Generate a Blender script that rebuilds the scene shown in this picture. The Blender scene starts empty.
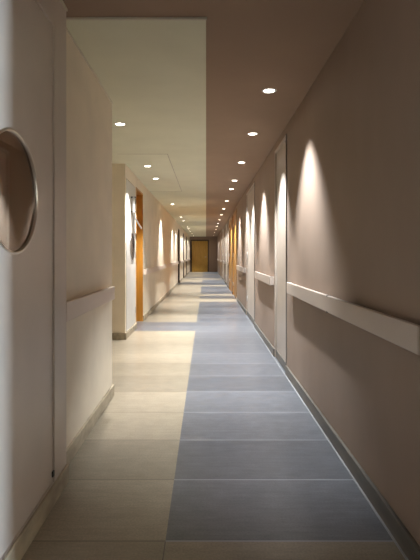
import bpy, bmesh, math, random
from mathutils import Vector, Matrix
random.seed(4)
sc = bpy.context.scene
col = sc.collection
PI = math.pi

# ------------------------------------------------------------------ materials
def newmat(name):
    m = bpy.data.materials.new(name); m.use_nodes = True
    nt = m.node_tree
    b = nt.nodes['Principled BSDF']
    return m, nt, b

def N(nt, kind, **kw):
    n = nt.nodes.new(kind)
    for k, v in kw.items(): setattr(n, k, v)
    return n

def painted(name, c, rough=.6, var=.06, scale=3.0, bump=.02, spec=.3, stretch=(1,1,1), coat=0):
    m, nt, b = newmat(name)
    tc = N(nt, 'ShaderNodeTexCoord'); mp = N(nt, 'ShaderNodeMapping')
    mp.inputs['Scale'].default_value = stretch
    nz = N(nt, 'ShaderNodeTexNoise'); nz.inputs['Scale'].default_value = scale; nz.inputs['Detail'].default_value = 5
    rp = N(nt, 'ShaderNodeValToRGB')
    lo = [x*(1-var) for x in c]; hi = [min(1, x*(1+var)) for x in c]
    rp.color_ramp.elements[0].position = .3; rp.color_ramp.elements[1].position = .7
    rp.color_ramp.elements[0].color = (*lo, 1); rp.color_ramp.elements[1].color = (*hi, 1)
    nt.links.new(tc.outputs['Object'], mp.inputs['Vector']); nt.links.new(mp.outputs[0], nz.inputs['Vector'])
    nt.links.new(nz.outputs['Fac'], rp.inputs[0]); nt.links.new(rp.outputs[0], b.inputs['Base Color'])
    b.inputs['Roughness'].default_value = rough
    b.inputs['Specular IOR Level'].default_value = spec
    b.inputs['Coat Weight'].default_value = coat
    n2 = N(nt, 'ShaderNodeTexNoise'); n2.inputs['Scale'].default_value = 180; n2.inputs['Detail'].default_value = 2
    bp = N(nt, 'ShaderNodeBump'); bp.inputs['Strength'].default_value = bump; bp.inputs['Distance'].default_value = .01
    nt.links.new(tc.outputs['Object'], n2.inputs['Vector'])
    nt.links.new(n2.outputs['Fac'], bp.inputs['Height']); nt.links.new(bp.outputs[0], b.inputs['Normal'])
    return m

TILE = .527
def tiles(name, c, seam, rough, streak=.12, vein=.10):
    """stone slabs: one slab deep every TILE metres, fine linear grain across the corridor"""
    m, nt, b = newmat(name)
    L = nt.links.new
    tc = N(nt, 'ShaderNodeTexCoord'); sp = N(nt, 'ShaderNodeSeparateXYZ')
    L(tc.outputs['Object'], sp.inputs[0])
    a = N(nt, 'ShaderNodeMath', operation='SUBTRACT'); a.inputs[1].default_value = 1.925
    L(sp.outputs['Y'], a.inputs[0])
    d = N(nt, 'ShaderNodeMath', operation='DIVIDE'); d.inputs[1].default_value = TILE; L(a.outputs[0], d.inputs[0])
    fr = N(nt, 'ShaderNodeMath', operation='FRACT'); L(d.outputs[0], fr.inputs[0])
    fl = N(nt, 'ShaderNodeMath', operation='FLOOR'); L(d.outputs[0], fl.inputs[0])
    lt = N(nt, 'ShaderNodeMath', operation='LESS_THAN'); lt.inputs[1].default_value = .018; L(fr.outputs[0], lt.inputs[0])
    wn = N(nt, 'ShaderNodeTexWhiteNoise', noise_dimensions='1D'); L(fl.outputs[0], wn.inputs['W'])
    mp = N(nt, 'ShaderNodeMapping'); mp.inputs['Scale'].default_value = (3, 26, 1); L(tc.outputs['Object'], mp.inputs[0])
    nz = N(nt, 'ShaderNodeTexNoise'); nz.inputs['Scale'].default_value = 1.6; nz.inputs['Detail'].default_value = 8; nz.inputs['Roughness'].default_value = .7
    L(mp.outputs[0], nz.inputs['Vector'])
    n2 = N(nt, 'ShaderNodeTexNoise'); n2.inputs['Scale'].default_value = 11; n2.inputs['Detail'].default_value = 5
    L(tc.outputs['Object'], n2.inputs['Vector'])
    n3 = N(nt, 'ShaderNodeTexNoise'); n3.inputs['Scale'].default_value = 110; n3.inputs['Detail'].default_value = 2
    L(tc.outputs['Object'], n3.inputs['Vector'])
    def ranged(sock, lo, hi, f0=0., f1=1.):
        r = N(nt, 'ShaderNodeMapRange'); r.inputs[1].default_value = f0; r.inputs[2].default_value = f1
        r.inputs[3].default_value = lo; r.inputs[4].default_value = hi; L(sock, r.inputs[0]); return r.outputs[0]
    def mul(x, y):
        q = N(nt, 'ShaderNodeMath', operation='MULTIPLY'); L(x, q.inputs[0]); L(y, q.inputs[1]); return q.outputs[0]
    v = mul(ranged(wn.outputs['Value'], .84, 1.14), ranged(nz.outputs['Fac'], 1-streak, 1+streak, .3, .7))
    v = mul(v, ranged(n2.outputs['Fac'], 1-vein, 1+vein, .3, .7))
    v = mul(v, ranged(n3.outputs['Fac'], .86, 1.14, .3, .7))
    vm = N(nt, 'ShaderNodeVectorMath', operation='SCALE'); vm.inputs[0].default_value = c; L(v, vm.inputs['Scale'])
    mx = N(nt, 'ShaderNodeMix', data_type='RGBA'); L(lt.outputs[0], mx.inputs[0])
    L(vm.outputs[0], mx.inputs[6]); mx.inputs[7].default_value = (*seam, 1)
    L(mx.outputs[2], b.inputs['Base Color'])
    b.inputs['Roughness'].default_value = rough
    b.inputs['Specular IOR Level'].default_value = .5
    bp = N(nt, 'ShaderNodeBump'); bp.inputs['Strength'].default_value = .06; bp.inputs['Distance'].default_value = .004
    L(nz.outputs['Fac'], bp.inputs['Height']); L(bp.outputs[0], b.inputs['Normal'])
    return m

def wood(name, c1, c2, rough=.38):
    m, nt, b = newmat(name); L = nt.links.new
    tc = N(nt, 'ShaderNodeTexCoord'); mp = N(nt, 'ShaderNodeMapping'); mp.inputs['Scale'].default_value = (9, 9, .7)
    nz = N(nt, 'ShaderNodeTexNoise'); nz.inputs['Scale'].default_value = 3; nz.inputs['Detail'].default_value = 7; nz.inputs['Distortion'].default_value = .6
    rp = N(nt, 'ShaderNodeValToRGB'); rp.color_ramp.elements[0].position = .32; rp.color_ramp.elements[1].position = .68
    rp.color_ramp.elements[0].color = (*c1, 1); rp.color_ramp.elements[1].color = (*c2, 1)
    L(tc.outputs['Object'], mp.inputs[0]); L(mp.outputs[0], nz.inputs['Vector']); L(nz.outputs['Fac'], rp.inputs[0]); L(rp.outputs[0], b.inputs['Base Color'])
    b.inputs['Roughness'].default_value = rough
    return m

def metal(name, c, rough):
    m, nt, b = newmat(name)
    nz = N(nt, 'ShaderNodeTexNoise'); nz.inputs['Scale'].default_value = 60
    mr = N(nt, 'ShaderNodeMapRange'); mr.inputs[3].default_value = rough*.8; mr.inputs[4].default_value = rough*1.2
    nt.links.new(nz.outputs['Fac'], mr.inputs[0]); nt.links.new(mr.outputs[0], b.inputs['Roughness'])
    b.inputs['Base Color'].default_value = (*c, 1); b.inputs['Metallic'].default_value = 1
    return m

def glow(name, c, s):
    m, nt, b = newmat(name)
    b.inputs['Base Color'].default_value = (*c, 1)
    b.inputs['Emission Color'].default_value = (*c, 1); b.inputs['Emission Strength'].default_value = s
    return m

def dark_glass(name):
    m, nt, b = newmat(name); L = nt.links.new
    nt.nodes.remove(b); out = nt.nodes['Material Output']
    tr = N(nt, 'ShaderNodeBsdfTransparent'); tr.inputs[0].default_value = (.34, .29, .25, 1)
    gl = N(nt, 'ShaderNodeBsdfGlossy'); gl.inputs['Color'].default_value = (.95, .88, .82, 1); gl.inputs['Roughness'].default_value = .03
    mx = N(nt, 'ShaderNodeMixShader'); mx.inputs[0].default_value = .36
    nz = N(nt, 'ShaderNodeTexNoise'); nz.inputs['Scale'].default_value = 4
    mr = N(nt, 'ShaderNodeMapRange'); mr.inputs[3].default_value = .32; mr.inputs[4].default_value = .40
    L(nz.outputs['Fac'], mr.inputs[0]); L(mr.outputs[0], mx.inputs[0])
    L(tr.outputs[0], mx.inputs[1]); L(gl.outputs[0], mx.inputs[2]); L(mx.outputs[0], out.inputs['Surface'])
    return m

M = {
 'wall_left': painted('beige_wall_paint', (.76, .665, .52), .55),
 'wall_right': painted('taupe_wall_paint', (.285, .207, .155), .6, spec=.25, stretch=(1, 1, .5)),
 'door_left': painted('grey_beige_lacquer', (.55, .465, .39), .38, spec=.5),
 'door_right': painted('taupe_lacquer', (.42, .35, .285), .32, spec=.6),
 'white_leaf': painted('pale_lacquer', (.62, .60, .56), .35, spec=.5),
 'ceil_brown': painted('brown_ceiling_paint', (.31, .215, .15), .8, spec=.1, var=.03),
 'ceil_green': painted('sage_beige_ceiling_paint', (.64, .615, .46), .8, spec=.1, var=.03),
 'edge': painted('pale_edge_bead', (.58, .52, .41), .6),
 'rail_left': painted('pale_rail_laminate', (.66, .55, .46), .38, spec=.5, stretch=(1, .3, 1)),
 'rail': painted('rail_laminate', (.42, .345, .285), .4, spec=.5, stretch=(1, .3, 1)),
 'stone_left': painted('beige_stone_skirting', (.36, .30, .21), .5, var=.28, scale=14, stretch=(1, .5, 1)),
 'stone_right': painted('grey_stone_skirting', (.125, .11, .09), .4, var=.25, scale=10, stretch=(1, .3, 1)),
 'edge_strip': painted('pale_floor_edge_strip', (.28, .275, .27), .35),
 'floor_beige': tiles('beige_stone_tile', (.25, .208, .150), (.15, .12, .085), .30, streak=.13, vein=.08),
 'floor_grey': tiles('grey_stone_tile', (.102, .104, .112), (.25, .252, .262), .28, streak=.2, vein=.11),
 'orange': wood('orange_wood', (.34, .15, .02), (.46, .205, .03)),
 'dark_wood': wood('dark_wood', (.05, .028, .015), (.09, .05, .025)),
 'olive_wood': wood('golden_wood', (.38, .21, .03), (.52, .31, .05)),
 'steel': metal('brushed_steel', (.62, .61, .60), .32),
 'bronze': metal('warm_steel', (.60, .54, .47), .3),
 'black': painted('black_plastic', (.02, .018, .015), .5),
 'white': painted('white_metal', (.75, .74, .72), .4),
 'red': painted('red_enamel', (.70, .07, .03), .4),
 'lens': glow('lamp_lens', (1, .93, .82), 14),
 'glass': dark_glass('porthole_glass'),
 'room_dark': painted('side_room_paint', (.25, .22, .19), .8),
 'added_pane': glow('added_pane_glow', (.62, .80, 1), 3),  # glow for the added, unseen pane
}

# ------------------------------------------------------------------ helpers
def add_box(bm, x0, x1, y0, y1, z0, z1, mi=0):
    vs = [bm.verts.new((x, y, z)) for x in (x0, x1) for y in (y0, y1) for z in (z0, z1)]
    for f in ((0,1,3,2), (4,6,7,5), (0,4,5,1), (2,3,7,6), (0,2,6,4), (1,5,7,3)):
        fc = bm.faces.new([vs[i] for i in f]); fc.material_index = mi
    return vs

def obj(name, bm, mats, parent=None, bevel=0, smooth=False):
    bmesh.ops.recalc_face_normals(bm, faces=bm.faces)
    me = bpy.data.meshes.new(name); bm.to_mesh(me); bm.free()
    o = bpy.data.objects.new(name, me); col.objects.link(o)
    for m in (mats if isinstance(mats, (list, tuple)) else [mats]): me.materials.append(m)
    if parent:
        o.parent = parent
        o.matrix_parent_inverse = Matrix.Translation(-parent.location) if parent.type == 'EMPTY' else Matrix()
    if bevel:
        b = o.modifiers.new('bevel', 'BEVEL'); b.width = bevel; b.segments = 3; b.limit_method = 'ANGLE'
    if smooth:
        for p in me.polygons: p.use_smooth = True
    return o

def boxes(name, lst, mats, parent=None, bevel=0):
    bm = bmesh.new()
    for b in lst: add_box(bm, *b)
    return obj(name, bm, mats, parent, bevel)

def struct(o):
    o['kind'] = 'structure'; return o

def thing(name, label, cat, loc, group=None):
    o = bpy.data.objects.new(name, None); col.objects.link(o)
    o.location = loc; o.empty_display_size = .1
    o['label'] = label; o['category'] = cat
    if group: o['group'] = group
    return o

def lathe_x(bm, prof, cx, cy, cz, n=64, squash=1.0):
    """profile of (radius, x offset) turned about an axis along X"""
    rings = []
    for r, dx in prof:
        rings.append([bm.verts.new((cx+dx, cy+r*squash*math.cos(2*PI*i/n), cz+r*math.sin(2*PI*i/n))) for i in range(n)])
    for a, b in zip(rings, rings[1:]):
        for i in range(n):
            bm.faces.new((a[i], a[(i+1) % n], b[(i+1) % n], b[i]))
    return rings

def lathe_z(bm, prof, cx, cy, cz, n=32, cap0=False, cap1=False):
    rings = []
    for r, dz in prof:
        rings.append([bm.verts.new((cx+r*math.cos(2*PI*i/n), cy+r*math.sin(2*PI*i/n), cz+dz)) for i in range(n)])
    for a, b in zip(rings, rings[1:]):
        for i in range(n):
            bm.faces.new((a[i], a[(i+1) % n], b[(i+1) % n], b[i]))
    if cap0: bm.faces.new(rings[0])
    if cap1: bm.faces.new(rings[-1])

def add_tube(bm, p0, p1, r, n=14):
    p0, p1 = Vector(p0), Vector(p1); d = (p1-p0).normalized()
    u = d.orthogonal().normalized(); v = d.cross(u)
    a = [bm.verts.new(p0+r*(u*math.cos(2*PI*i/n)+v*math.sin(2*PI*i/n))) for i in range(n)]
    b = [bm.verts.new(p1+r*(u*math.cos(2*PI*i/n)+v*math.sin(2*PI*i/n))) for i in range(n)]
    for i in range(n): bm.faces.new((a[i], a[(i+1) % n], b[(i+1) % n], b[i]))
    bm.faces.new(a); bm.faces.new(b)

# ------------------------------------------------------------------ dimensions
H = 2.40
XR = .78            # right wall
XA = -.71           # near left wall with the porthole door
XB = -.767          # short left wall with handrail
XC = -1.10          # long left wall
YA, YB, YC, YE = 2.44, 3.92, 6.53, 32.5
SPLIT = -.163       # floor colour joint
BK = -3.6           # wall behind the camera

# ------------------------------------------------------------------ floor
bm = bmesh.new()
def fl(x0, x1, y0, y1, mi): add_box(bm, x0, x1, y0, y1, -.12, 0, mi)
fl(-2.7, XR+.15, BK, 1.925, 0)                        # beige near field
fl(-2.7, SPLIT, 1.925, 7.26, 0)
fl(-2.7, SPLIT, 7.26, 8.24, 1)                      # grey band in front of the orange doorway
left_bands = [(18.8, 20.2), (24.2, 25.2), (28.6, 29.8)]
y = 8.24
for a, b in left_bands:
    fl(-2.7, SPLIT, y, a, 0); fl(-2.7, SPLIT, a, b, 1); y = b
fl(-2.7, SPLIT, y, YE+.2, 0)
right_bands = [(11.75, 12.7), (13.45, 14.2), (17.6, 18.3), (22.4, 23.6), (27.6, 29.0)]
y = 1.925
for a, b in right_bands:
    fl(SPLIT, XR+.15, y, a, 1); fl(SPLIT, XR+.15, a, b, 0); y = b
fl(SPLIT, XR+.15, y, YE+.2, 1)
fl(XR+.15, 3.6, BK-.2, 1.3, 0)                       # floor of the added side room
struct(obj('floor', bm, [M['floor_beige'], M['floor_grey']]))

# slim joint between slabs in the near field
struct(boxes('trim_1', [(SPLIT-.002, SPLIT+.002, -1, 1.925, 0, .0012)], M['stone_right']))
# pale strip along the foot of the right wall
struct(boxes('trim_2', [(XR-.027, XR-.018, 1.15, YE-.02, 0, .004)], M['edge_strip']))

# ------------------------------------------------------------------ ceiling
bm = bmesh.new()
add_box(bm, -2.8, XR+.2, BK-.2, YE+.2, H, H+.15, 0)
add_box(bm, XR+.2, 3.7, BK-.3, 1.3, H, H+.15, 0)
add_box(bm, -2.7, 0.0, 2.53, YE+.1, H-.008, H, 1)    # sage panel on the left half
struct(obj('ceiling', bm, [M['ceil_brown'], M['ceil_green']]))
struct(boxes('trim_3', [(XB, 0.004, 2.522, 2.532, H-.012, H)], M['edge']))
struct(boxes('trim_4', [(XA, XA+.007, -1, YA, H-.012, H), (XB, XB+.007, YA, YB, H-.018, H-.008)], M['edge']))
# access hatch joint lines in the sage ceiling
bm = bmesh.new()
for b in ((-.478, -.470, 5.9, 9.4, H-.0095, H-.008), (-1.09, -.478, 9.39, 9.4, H-.0095, H-.008), (-1.09, -.478, 5.9, 5.91, H-.0095, H-.008)):
    add_box(bm, *b)
struct(obj('trim_5', bm, M['stone_left']))

# ------------------------------------------------------------------ right wall with door openings
DH = 2.32
openings_r = [(-1.3, -.1, 2.3), (.05, 1.15, 2.25), (4.62, 5.42, DH), (7.63, 9.2, DH), (12.15, 13.9, DH), (14.2, 15.9, DH), (17.4, 19.0, DH), (21.0, 22.6, DH), (25.0, 26.4, DH)]  # first two added out of view to let light reach the left wall
lst = []; y = BK
for a, b, h in openings_r:
    lst.append((XR, XR+.15, y, a, 0, H)); lst.append((XR, XR+.15, a, b, h, H)); y = b
lst.append((XR, XR+.15, y, YE, 0, H))
struct(boxes('wall_right', lst, M['wall_right']))
lst = []; y = 1.15
for a, b, h in openings_r[2:]:
    lst.append((XR-.018, XR, y, a, 0, .09)); y = b
lst.append((XR-.018, XR, y, YE-.01, 0, .09))
struct(boxes('baseboard_right', lst, M['stone_right'], bevel=.004))

dn = [0]
def door_empty(y0, x):
    dn[0] += 1
    o = bpy.data.objects.new('door_%d' % dn[0], None); col.objects.link(o); o.location = (x, y0, 0); o['kind'] = 'structure'
    return o
def flush_door(y0, y1, leaves, mat, sink=.012, kick=True, fmat=None, handle=True):
    """door set in the right wall: thin frame, one or two leaves, hinges, kick strip"""
    d = door_empty((y0+y1)/2, XR)
    f = .03
    boxes('frame', [(XR-.006, XR+.12, y0+.004, y0+f, 0, DH), (XR-.006, XR+.12, y1-f, y1-.004, 0, DH), (XR-.006, XR+.12, y0+f, y1-f, DH-f, DH)],
          fmat or M['door_right'], d, bevel=.003)
    boxes('gap_shade', [(XR-.009, XR-.005, y0+.002, y0+.02, .01, DH)], M['black'], d)  # black strip stands in for the shaded gap at the frame
    w = (y1-y0-2*f)/leaves
    for k in range(leaves):
        a = y0+f+k*w+.004; b = a+w-.008
        lf = boxes('leaf', [(XR+sink, XR+sink+.045, a, b, .005, DH-f-.004)], mat, d, bevel=.003)
        if kick: boxes('kick_strip', [(XR+sink-.01, XR+sink+.002, a+.004, b-.004, .005, .09)], M['stone_right'], d)
        hy = a+.006 if k == 0 else b-.006
        for hz in (.32, 1.15, 2.0):
            bm = bmesh.new(); add_tube(bm, (XR+.004, hy-.012, hz-.05), (XR+.004, hy-.012, hz+.05), .008)
            obj('hinge', bm, M['steel'], d, smooth=True)
        if handle:
            leaf = lf; ky = b-.07 if k == 0 else a+.07
            bm = bmesh.new(); add_tube(bm, (XR+sink, ky, 1.02), (XR+sink-.045, ky, 1.02), .009); add_tube(bm, (XR+sink-.045, ky+.008, 1.02), (XR+sink-.045, ky-.11*(1 if k == 0 else -1), 1.02), .009)
            obj('handle', bm, M['steel'], leaf)
    boxes('reveal', [(XR+sink+.06, XR+.15, y0+.004, y1-.004, 0, DH)], M['room_dark'], d)
    return d
flush_door(4.62, 5.42, 1, M['door_right'], handle=False)
flush_door(7.63, 9.2, 2, M['door_right'], handle=False)
flush_door(12.15, 13.9, 2, M['orange'], kick=False, fmat=M['orange'], handle=False)
flush_door(14.2, 15.9, 2, M['orange'], kick=False, fmat=M['orange'], handle=False)
flush_door(17.4, 19.0, 2, M['door_left'], handle=False)
flush_door(21.0, 22.6, 2, M['door_left'], handle=False)
flush_door(25.0, 26.4, 1, M['orange'], kick=False, handle=False)

# ------------------------------------------------------------------ left walls
# near wall with the porthole door leaf
LY0, LY1, LZ0, LZ1 = 1.16, 2.24, .09, 2.215
PY, PZ, PR, SQ = 1.795, 1.385, .228, 1.06
struct(boxes('wall_left', [(XA-.10, XA, BK, LY0, 0, H), (XA-.10, XA, LY1, YA, 0, H), (XA-.10, XA, LY0, LY1, LZ1, H), (XA-.10, XA, LY0, LY1, 0, LZ0)], M['door_left']))
d = door_empty((LY0+LY1)/2, XA)
# leaf with round hole
bm = bmesh.new()
g = .005; n = 64
outer = []
for i in range(n):
    a = 2*PI*i/n; c, s = math.cos(a), math.sin(a)
    # point on the rectangle in direction a
    ty = ((LY1-g-PY)/c if c > 1e-9 else (LY0+g-PY)/c if c < -1e-9 else 1e9)
    tz = ((LZ1-g-PZ)/s if s > 1e-9 else (LZ0+g-PZ)/s if s < -1e-9 else 1e9)
    t = min(ty, tz); outer.append([PY+t*c, PZ+t*s])
for cy, cz in ((LY1-g, LZ1-g), (LY0+g, LZ1-g), (LY0+g, LZ0+g), (LY1-g, LZ0+g)):   # snap nearest to the corners
    j = min(range(n), key=lambda i: (outer[i][0]-cy)**2+(outer[i][1]-cz)**2); outer[j] = [cy, cz]
def ring(x, pts): return [bm.verts.new((x, p[0], p[1])) for p in pts]
inner = [[PY+PR*SQ*math.cos(2*PI*i/n), PZ+PR*math.sin(2*PI*i/n)] for i in range(n)]
fx, bx = XA-.004, XA-.05
R = [ring(fx, inner), ring(fx, outer), ring(bx, outer), ring(bx, inner)]
for k in range(4):
    A, B = R[k], R[(k+1) % 4]
    for i in range(n): bm.faces.new((A[i], A[(i+1) % n], B[(i+1) % n], B[i]))
leaf = obj('leaf', bm, M['door_left'], d)
boxes('frame', [(XA-.06, XA+.004, LY1+.001, LY1+.022, LZ0, LZ1+.022), (XA-.06, XA+.004, LY0-.022, LY0, LZ0, LZ1+.022), (XA-.06, XA+.004, LY0, LY1+.001, LZ1+.001, LZ1+.022)], M['door_left'], d, bevel=.003)
bm = bmesh.new()
lathe_x(bm, [(PR+.006, -.001), (PR+.004, .003), (PR-.003, .0035), (PR-.006, .001), (PR-.0065, -.010)], XA-.004, PY, PZ, squash=SQ)
rg = obj('porthole_ring', bm, M['bronze'], leaf, smooth=True); rg['label'] = 'polished metal ring around the porthole'
bm = bmesh.new(); rr = lathe_x(bm, [(PR-.006, 0), (PR-.006, -.005)], XA-.012, PY, PZ, squash=SQ); bm.faces.new(rr[0]); bm.faces.new(rr[1])
gl = obj('porthole_glass', bm, M['glass'], leaf); gl['label'] = 'dark reflective round glass'
boxes('door_stop', [(XA-.001, XA+.006, LY1-.028, LY1-.008, .125, .15)], M['black'], d)

struct(boxes('wall_left_middle', [(XB-.10, XB, YA, YB, 0, H), (-2.7, XB-.10, YB-.1, YB, 0, H)], M['wall_left']))
# long left wall with deep openings
openings_l = [(7.54, 8.36, 2.22), (18.9, 19.9, 2.2), (23.0, 23.9, 2.2), (26.8, 27.7, 2.2)]
lst = [(-2.7, XC-.5, YC, YC+.12, 0, H)]; y = YC
for a, b, h in openings_l:
    if y == YC:                                                  # shallow niche that takes the folded fire door
        lst += [(XC-.5, XC-.04, y, a, 0, H), (XC-.04, XC, y, 6.60, 0, H), (XC-.04, XC, 7.46, a, 0, H), (XC-.04, XC, 6.60, 7.46, 2.21, H)]
    else: lst.append((XC-.5, XC, y, a, 0, H))
    lst.append((XC-.5, XC, a, b, h, H)); y = b
lst.append((XC-.5, XC, y, YE, 0, H))
struct(boxes('wall_left_far', lst, M['wall_left']))
struct(boxes('wall_left_side', [(-2.8, -2.7, BK, YE, 0, H)], M['wall_left']))
bl = [(XA, XA+.014, .0, YA, 0, .09), (XB, XB+.016, YA, YB, 0, .09), (XB-.1, XB+.016, YB, YB+.016, 0, .09), (-2.6, XC+.016, YC-.016, YC, 0, .09)]
y = YC
for a, b, h in openings_l: bl.append((XC, XC+.016, y, a, 0, .09)); y = b
bl.append((XC, XC+.016, y, YE-.01, 0, .09))
struct(boxes('baseboard_left', bl, M['stone_left'], bevel=.004))
for (a, b, h), m in zip(openings_l, ('orange', 'dark_wood', 'dark_wood', 'dark_wood')):
    d = door_empty((a+b)/2, XC)
    boxes('frame', [(XC-.40, XC+.004, b-.03, b-.001, 0, h-.03), (XC-.40, XC+.004, a+.001, a+.03, 0, h-.03), (XC-.40, XC+.004, a+.001, b-.001, h-.03, h-.001)], M[m], d, bevel=.002)
    leaf = boxes('leaf', [(XC-.39, XC-.345, a+.034, b-.034, .006, h-.034)], M[m], d, bevel=.002)
    bm = bmesh.new(); add_tube(bm, (XC-.345, a+.11, 1.02), (XC-.30, a+.11, 1.02), .01); add_tube(bm, (XC-.30, a+.10, 1.02), (XC-.30, a+.22, 1.02), .01)
    obj('handle', bm, M['steel'], leaf)

# pale fire door leaf folded back against the wall before the orange doorway
d = door_empty(7.05, XC)
FY0, FY1 = 6.62, 7.44
leaf = boxes('leaf', [(XC-.036, XC+.004, FY0, FY1, .095, 2.2)], M['white_leaf'], d, bevel=.004)
for zz in (.3, 1.15, 2.0):
    bm = bmesh.new(); add_tube(bm, (XC+.006, FY1+.008, zz-.05), (XC+.006, FY1+.008, zz+.05), .008); obj('hinge', bm, M['steel'], d)
bm = bmesh.new()
lathe_x(bm, [(.225, 0), (.223, .008), (.205, .008), (.200, 0)], XC+.004, 7.13, 1.27, n=48)
obj('porthole_ring', bm, M['steel'], leaf, smooth=True)
bm = bmesh.new(); rr = lathe_x(bm, [(.203, 0), (.203, .003)], XC+.004, 7.13, 1.27, n=48); bm.faces.new(rr[0]); bm.faces.new(rr[1])
obj('porthole_glass', bm, M['glass'], leaf)

# far end wall and its wooden door
struct(boxes('wall_far', [(XC-.5, -1.04, YE, YE+.12, 0, H), (.20, XR+.15, YE, YE+.12, 0, H), (-1.04, .20, YE, YE+.12, 2.19, H)], M['wall_right']))
d = door_empty(YE, 0)
d.location = (-.42, YE, 0)
boxes('frame', [(-1.03, -.96, YE-.02, YE+.1, 0, 2.18), (.12, .19, YE-.02, YE+.1, 0, 2.18), (-.96, .12, YE-.02, YE+.1, 2.10, 2.18)], M['dark_wood'], d, bevel=.004)
leaf = boxes('leaf', [(-.955, .115, YE+.02, YE+.065, .005, 2.096)], M['olive_wood'], d, bevel=.003)
bm = bmesh.new(); add_tube(bm, (.03, YE+.02, 1.02), (.03, YE-.03, 1.02), .01); add_tube(bm, (.04, YE-.03, 1.02), (-.09, YE-.03, 1.02), .01)
obj('handle', bm, M['steel'], leaf)
struct(boxes('wall_back', [(-2.7, 3.6, BK-.12, BK, 0, H)], M['wall_left']))

# side room added out of view; its walls shape light onto the left wall
struct(boxes('wall_added_room', [(XR+.15, 3.5, 1.2, 1.3, 0, H), (XR+.15, 3.5, -.06, 0, 0, H),
      (3.5, 3.6, BK, -3.52, 0, H), (3.5, 3.6, -3.26, 1.3, 0, H), (3.5, 3.6, -3.52, -3.26, 0, .25), (3.5, 3.6, -3.52, -3.26, 2.35, H)], M['room_dark']))
w = bpy.data.objects.new('added_window_1', None); col.objects.link(w); w.location = (3.55, -3.39, 0); w['kind'] = 'structure'  # added out of view, narrow so its light lands as a strip
boxes('added_window_frame', [(3.49, 3.58, -3.52, -3.50, .25, 2.35), (3.49, 3.58, -3.28, -3.26, .25, 2.35), (3.49, 3.58, -3.50, -3.28, .25, .27), (3.49, 3.58, -3.50, -3.28, 2.33, 2.35)], M['white'], w)
boxes('pane', [(3.56, 3.57, -3.50, -3.28, .27, 2.33)], M['added_pane'], w)

# ------------------------------------------------------------------ handrails
def handrail(x_wall, side, y0, y1, label, joint=None):
    """side -1: rail projects towards -X from the right wall; +1 from the left wall"""
    rm = M['rail'] if side < 0 else M['rail_left']
    t = thing('handrail', label, 'handrail', (x_wall, (y0+y1)/2, .80), 'wall handrails')
    xf = x_wall+side*.050; xi = x_wall+side*.028; z0, z1 = .803, .905
    lo, hi = sorted((xf, xi))
    boxes('rail_board', [(lo, hi, y0, y1, z0, z1)], rm, t, bevel=.006)
    lo, hi = sorted((x_wall+side*.0005, xi))
    c = boxes('backing_strip', [(lo, hi, y0+.02, y1-.02, z0+.022, z1-.022)], rm, t)
    for ye in (y0, y1):
        lo, hi = sorted((x_wall+side*.001, xi))
        a, b = (ye+.001, ye+.02) if ye == y0 else (ye-.02, ye-.001)
        boxes('end_cap', [(lo, hi, a, b, z0+.004, z1-.004)], rm, t, bevel=.002)
    if joint:
        lo, hi = sorted((xf, xf+side*.0012))
        for za, zb in ((z1-.008, z1+.002), (z0-.002, z0+.008)):
            boxes('joint', [(min(xf, xi)-.0008, max(xf, xi)+.0008, joint-.006, joint+.006, za, zb)], M['black'], t)
    return t
handrail(XR, -1, 1.655, 4.36, 'long beige handrail board on right wall nearest the viewer, before the first flush door', 2.9)
handrail(XR, -1, 5.50, 7.2, 'short beige handrail on right wall between the two flush taupe doors')
handrail(XR, -1, 9.35, 11.5, 'handrail on right wall just in front of the orange wooden doors')
handrail(XR, -1, 16.1, 17.2, 'small distant handrail on right wall just behind the orange wooden doors')
handrail(XR, -1, 19.2, 20.8, 'tiny distant handrail on right wall, second beyond the orange wooden doors')
handrail(XR, -1, 22.8, 24.8, 'tiny handrail on right wall, third beyond the orange wooden doors')
handrail(XR, -1, 26.6, 31.5, 'farthest tiny handrail on right wall, ending near the back door')
handrail(XB, 1, 2.47, 3.78, 'beige handrail on short left wall right beside the porthole door')
handrail(XC, 1, 8.45, 18.6, 'long handrail on left wall running away behind the orange doorway')
handrail(XC, 1, 20.0, 22.8, 'distant handrail on left wall just beyond the first dark wood doorway')
handrail(XC, 1, 24.0, 26.6, 'distant handrail on left wall between the second and third dark doorways')
handrail(XC, 1, 27.9, 32.2, 'farthest handrail on left wall, ending beside the golden back door')

# ------------------------------------------------------------------ door arm fixture on the left wall
t = thing('door_closer', 'pale grey door closer with dark bracket and slanting arm beside the orange doorway', 'door closer', (XC+.004, 7.0, 1.75))
FX = XC+.045
bm = bmesh.new(); lathe_z(bm, [(.014, 0), (.02, .006), (.02, .234), (.014, .24)], FX, 7.0, 1.76, cap0=True, cap1=True)
body = obj('cylinder_body', bm, M['white'], t, smooth=True)
boxes('bracket', [(XC+.004, FX+.035, 6.985, 7.015, 1.985, 2.00)], M['black'], body)
boxes('bracket', [(XC+.004, FX+.03, 6.99, 7.01, 1.775, 1.787)], M['black'], body)
bm = bmesh.new(); add_tube(bm, (FX, 7.0, 1.765), (FX+.005, 7.08, 1.70), .010); add_tube(bm, (FX+.005, 7.08, 1.70), (FX+.01, 7.75, 1.58), .013)
obj('slanting_arm', bm, M['white'], t, smooth=True)

# red box behind the porthole
t = thing('wall_box', 'small red box glimpsed through the dark round porthole glass on the left', 'box', (-1.62, 3.8, 1.62))
boxes('case', [(-1.70, -1.545, 3.70, 3.815, 1.62, 1.90)], M['red'], t, bevel=.01)
boxes('lid', [(-1.69, -1.555, 3.68, 3.70, 1.64, 1.88)], M['red'], t, bevel=.006)

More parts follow.
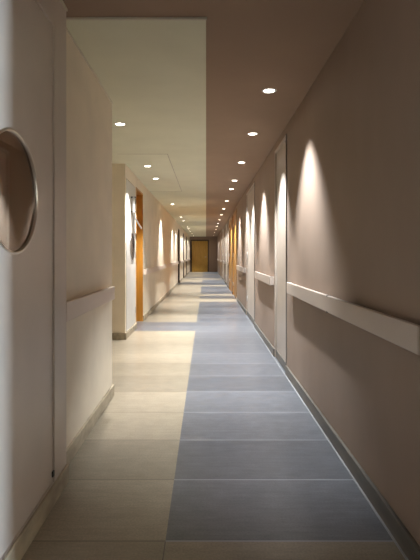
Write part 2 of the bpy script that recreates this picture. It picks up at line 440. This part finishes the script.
# ------------------------------------------------------------------ downlights
proto = None
def downlight(x, y, label, power, z=H, angle=80, blend=.7, colr=(1, .93, .84)):
    global proto
    if proto is None:
        e = thing('downlight', label, 'ceiling light', (x, y, z), 'recessed ceiling downlights')
        bm = bmesh.new(); lathe_z(bm, [(.042, -.0005), (.042, -.004), (.053, -.004), (.056, -.0005)], x, y, z)
        a = obj('trim_ring', bm, M['white'], e, smooth=True)
        bm = bmesh.new(); lathe_z(bm, [(.041, -.0015), (.025, -.0035), (.001, -.0045)], x, y, z, cap0=True)
        b = obj('lens', bm, M['lens'], e)
        proto = (e, a, b, (x, y, z))
    else:
        e0, a0, b0, p = proto
        e = e0.copy(); e.location = (x, y, z); e['label'] = label; col.objects.link(e)
        for s in (a0, b0):
            c = s.copy(); c.parent = e; c.matrix_parent_inverse = s.matrix_parent_inverse.copy(); col.objects.link(c)
    ld = bpy.data.lights.new('downlight_lamp', 'SPOT'); ld.energy = power; ld.color = colr
    ld.spot_size = math.radians(angle); ld.spot_blend = blend; ld.shadow_soft_size = .025
    lo = bpy.data.objects.new('downlight_lamp', ld); col.objects.link(lo)
    lo.location = (x, y, z-.012)

PR_, PL_ = 430, 330
COOL = (.93, .96, 1.0); WARM = (1, .90, .78)
ordw = ['nearest', 'second', 'third', 'fourth', 'fifth', 'sixth', 'seventh', 'eighth', 'ninth', 'tenth', 'eleventh', 'twelfth', 'thirteenth', 'fourteenth']
ys = [3.65, 4.95, 6.48, 8.05, 9.09, 11.1, 13.0, 14.9, 17.0, 19.0, 20.9, 23.4, 26.6, 30.5]
ends = {0: 'nearest and largest glowing round downlight in the brown ceiling by the right wall', 13: 'farthest glowing downlight of the right row, close to the back door'}
for i, yy in enumerate(ys):
    downlight(.48, yy, ends.get(i, 'glowing round downlight, %s from the front of the row in the brown right ceiling' % ordw[i]), PR_*(.92 if yy < 4 else 1.1 if yy < 6 else 1.3), colr=(.86, .93, 1))
ysl = [4.55, 6.7, 7.79, 11.7, 15.7, 17.4, 21.2, 22.6, 25.0, 28.0, 31.0]
endl = {0: 'nearest glowing round downlight in the sage left ceiling, just beyond the short wall', 10: 'farthest glowing downlight of the left row, close to the back door'}
for i, yy in enumerate(ysl):
    downlight(-.815, yy, endl.get(i, 'glowing round downlight, %s from the front of the row in the sage left ceiling' % ordw[i]), PL_*(.95 if yy < 5 else 1.15 if yy < 9 else 1.2), z=H-.008, colr=(.98, .98, .97))

# ------------------------------------------------------------------ added lights in the unseen side spaces
def area(name, loc, rot, sx, sy, e, c):
    ld = bpy.data.lights.new(name, 'AREA'); ld.shape = 'RECTANGLE'; ld.size = sx; ld.size_y = sy; ld.energy = e; ld.color = c
    o = bpy.data.objects.new(name, ld); col.objects.link(o); o.location = loc; o.rotation_euler = rot
    return o
area('added_strip_light', (3.47, -3.39, 1.3), (0, PI/2, 0), 2.0, .22, 900, (.62, .80, 1))  # added cool light for the strip on the near left wall
area('left_wall_fill', (2.0, .6, H-.03), (0, 0, 0), .8, .8, 32, (1, .88, .80))  # added fill without a fixture, brightens the near left wall
area('porthole_fill', (-1.7, 2.7, H-.03), (0, 0, 0), .5, .5, 7, (1, .86, .74))  # added fill, brightens the red box and space behind the porthole
w = bpy.data.worlds.new('world'); sc.world = w; w.use_nodes = True
w.node_tree.nodes['Background'].inputs[0].default_value = (.5, .55, .6, 1)
w.node_tree.nodes['Background'].inputs[1].default_value = .02

# ------------------------------------------------------------------ camera
cd = bpy.data.cameras.new('camera'); cam = bpy.data.objects.new('camera', cd); col.objects.link(cam)
cam.location = (0, 0, 1.15); cam.rotation_euler = (PI/2, 0, 0)
cd.sensor_fit = 'AUTO'; cd.sensor_width = 36; cd.lens = 480*36/560
cd.shift_x = 4/560; cd.shift_y = -25/560; cd.clip_start = .02
sc.camera = cam
vs = sc.view_settings
vs.view_transform = 'Standard'; vs.look = 'None'; vs.gamma = 1; vs.use_curve_mapping = False
vs.exposure = 0.0
sc.cycles.max_bounces = 10; sc.cycles.diffuse_bounces = 6; sc.cycles.sample_clamp_indirect = 6
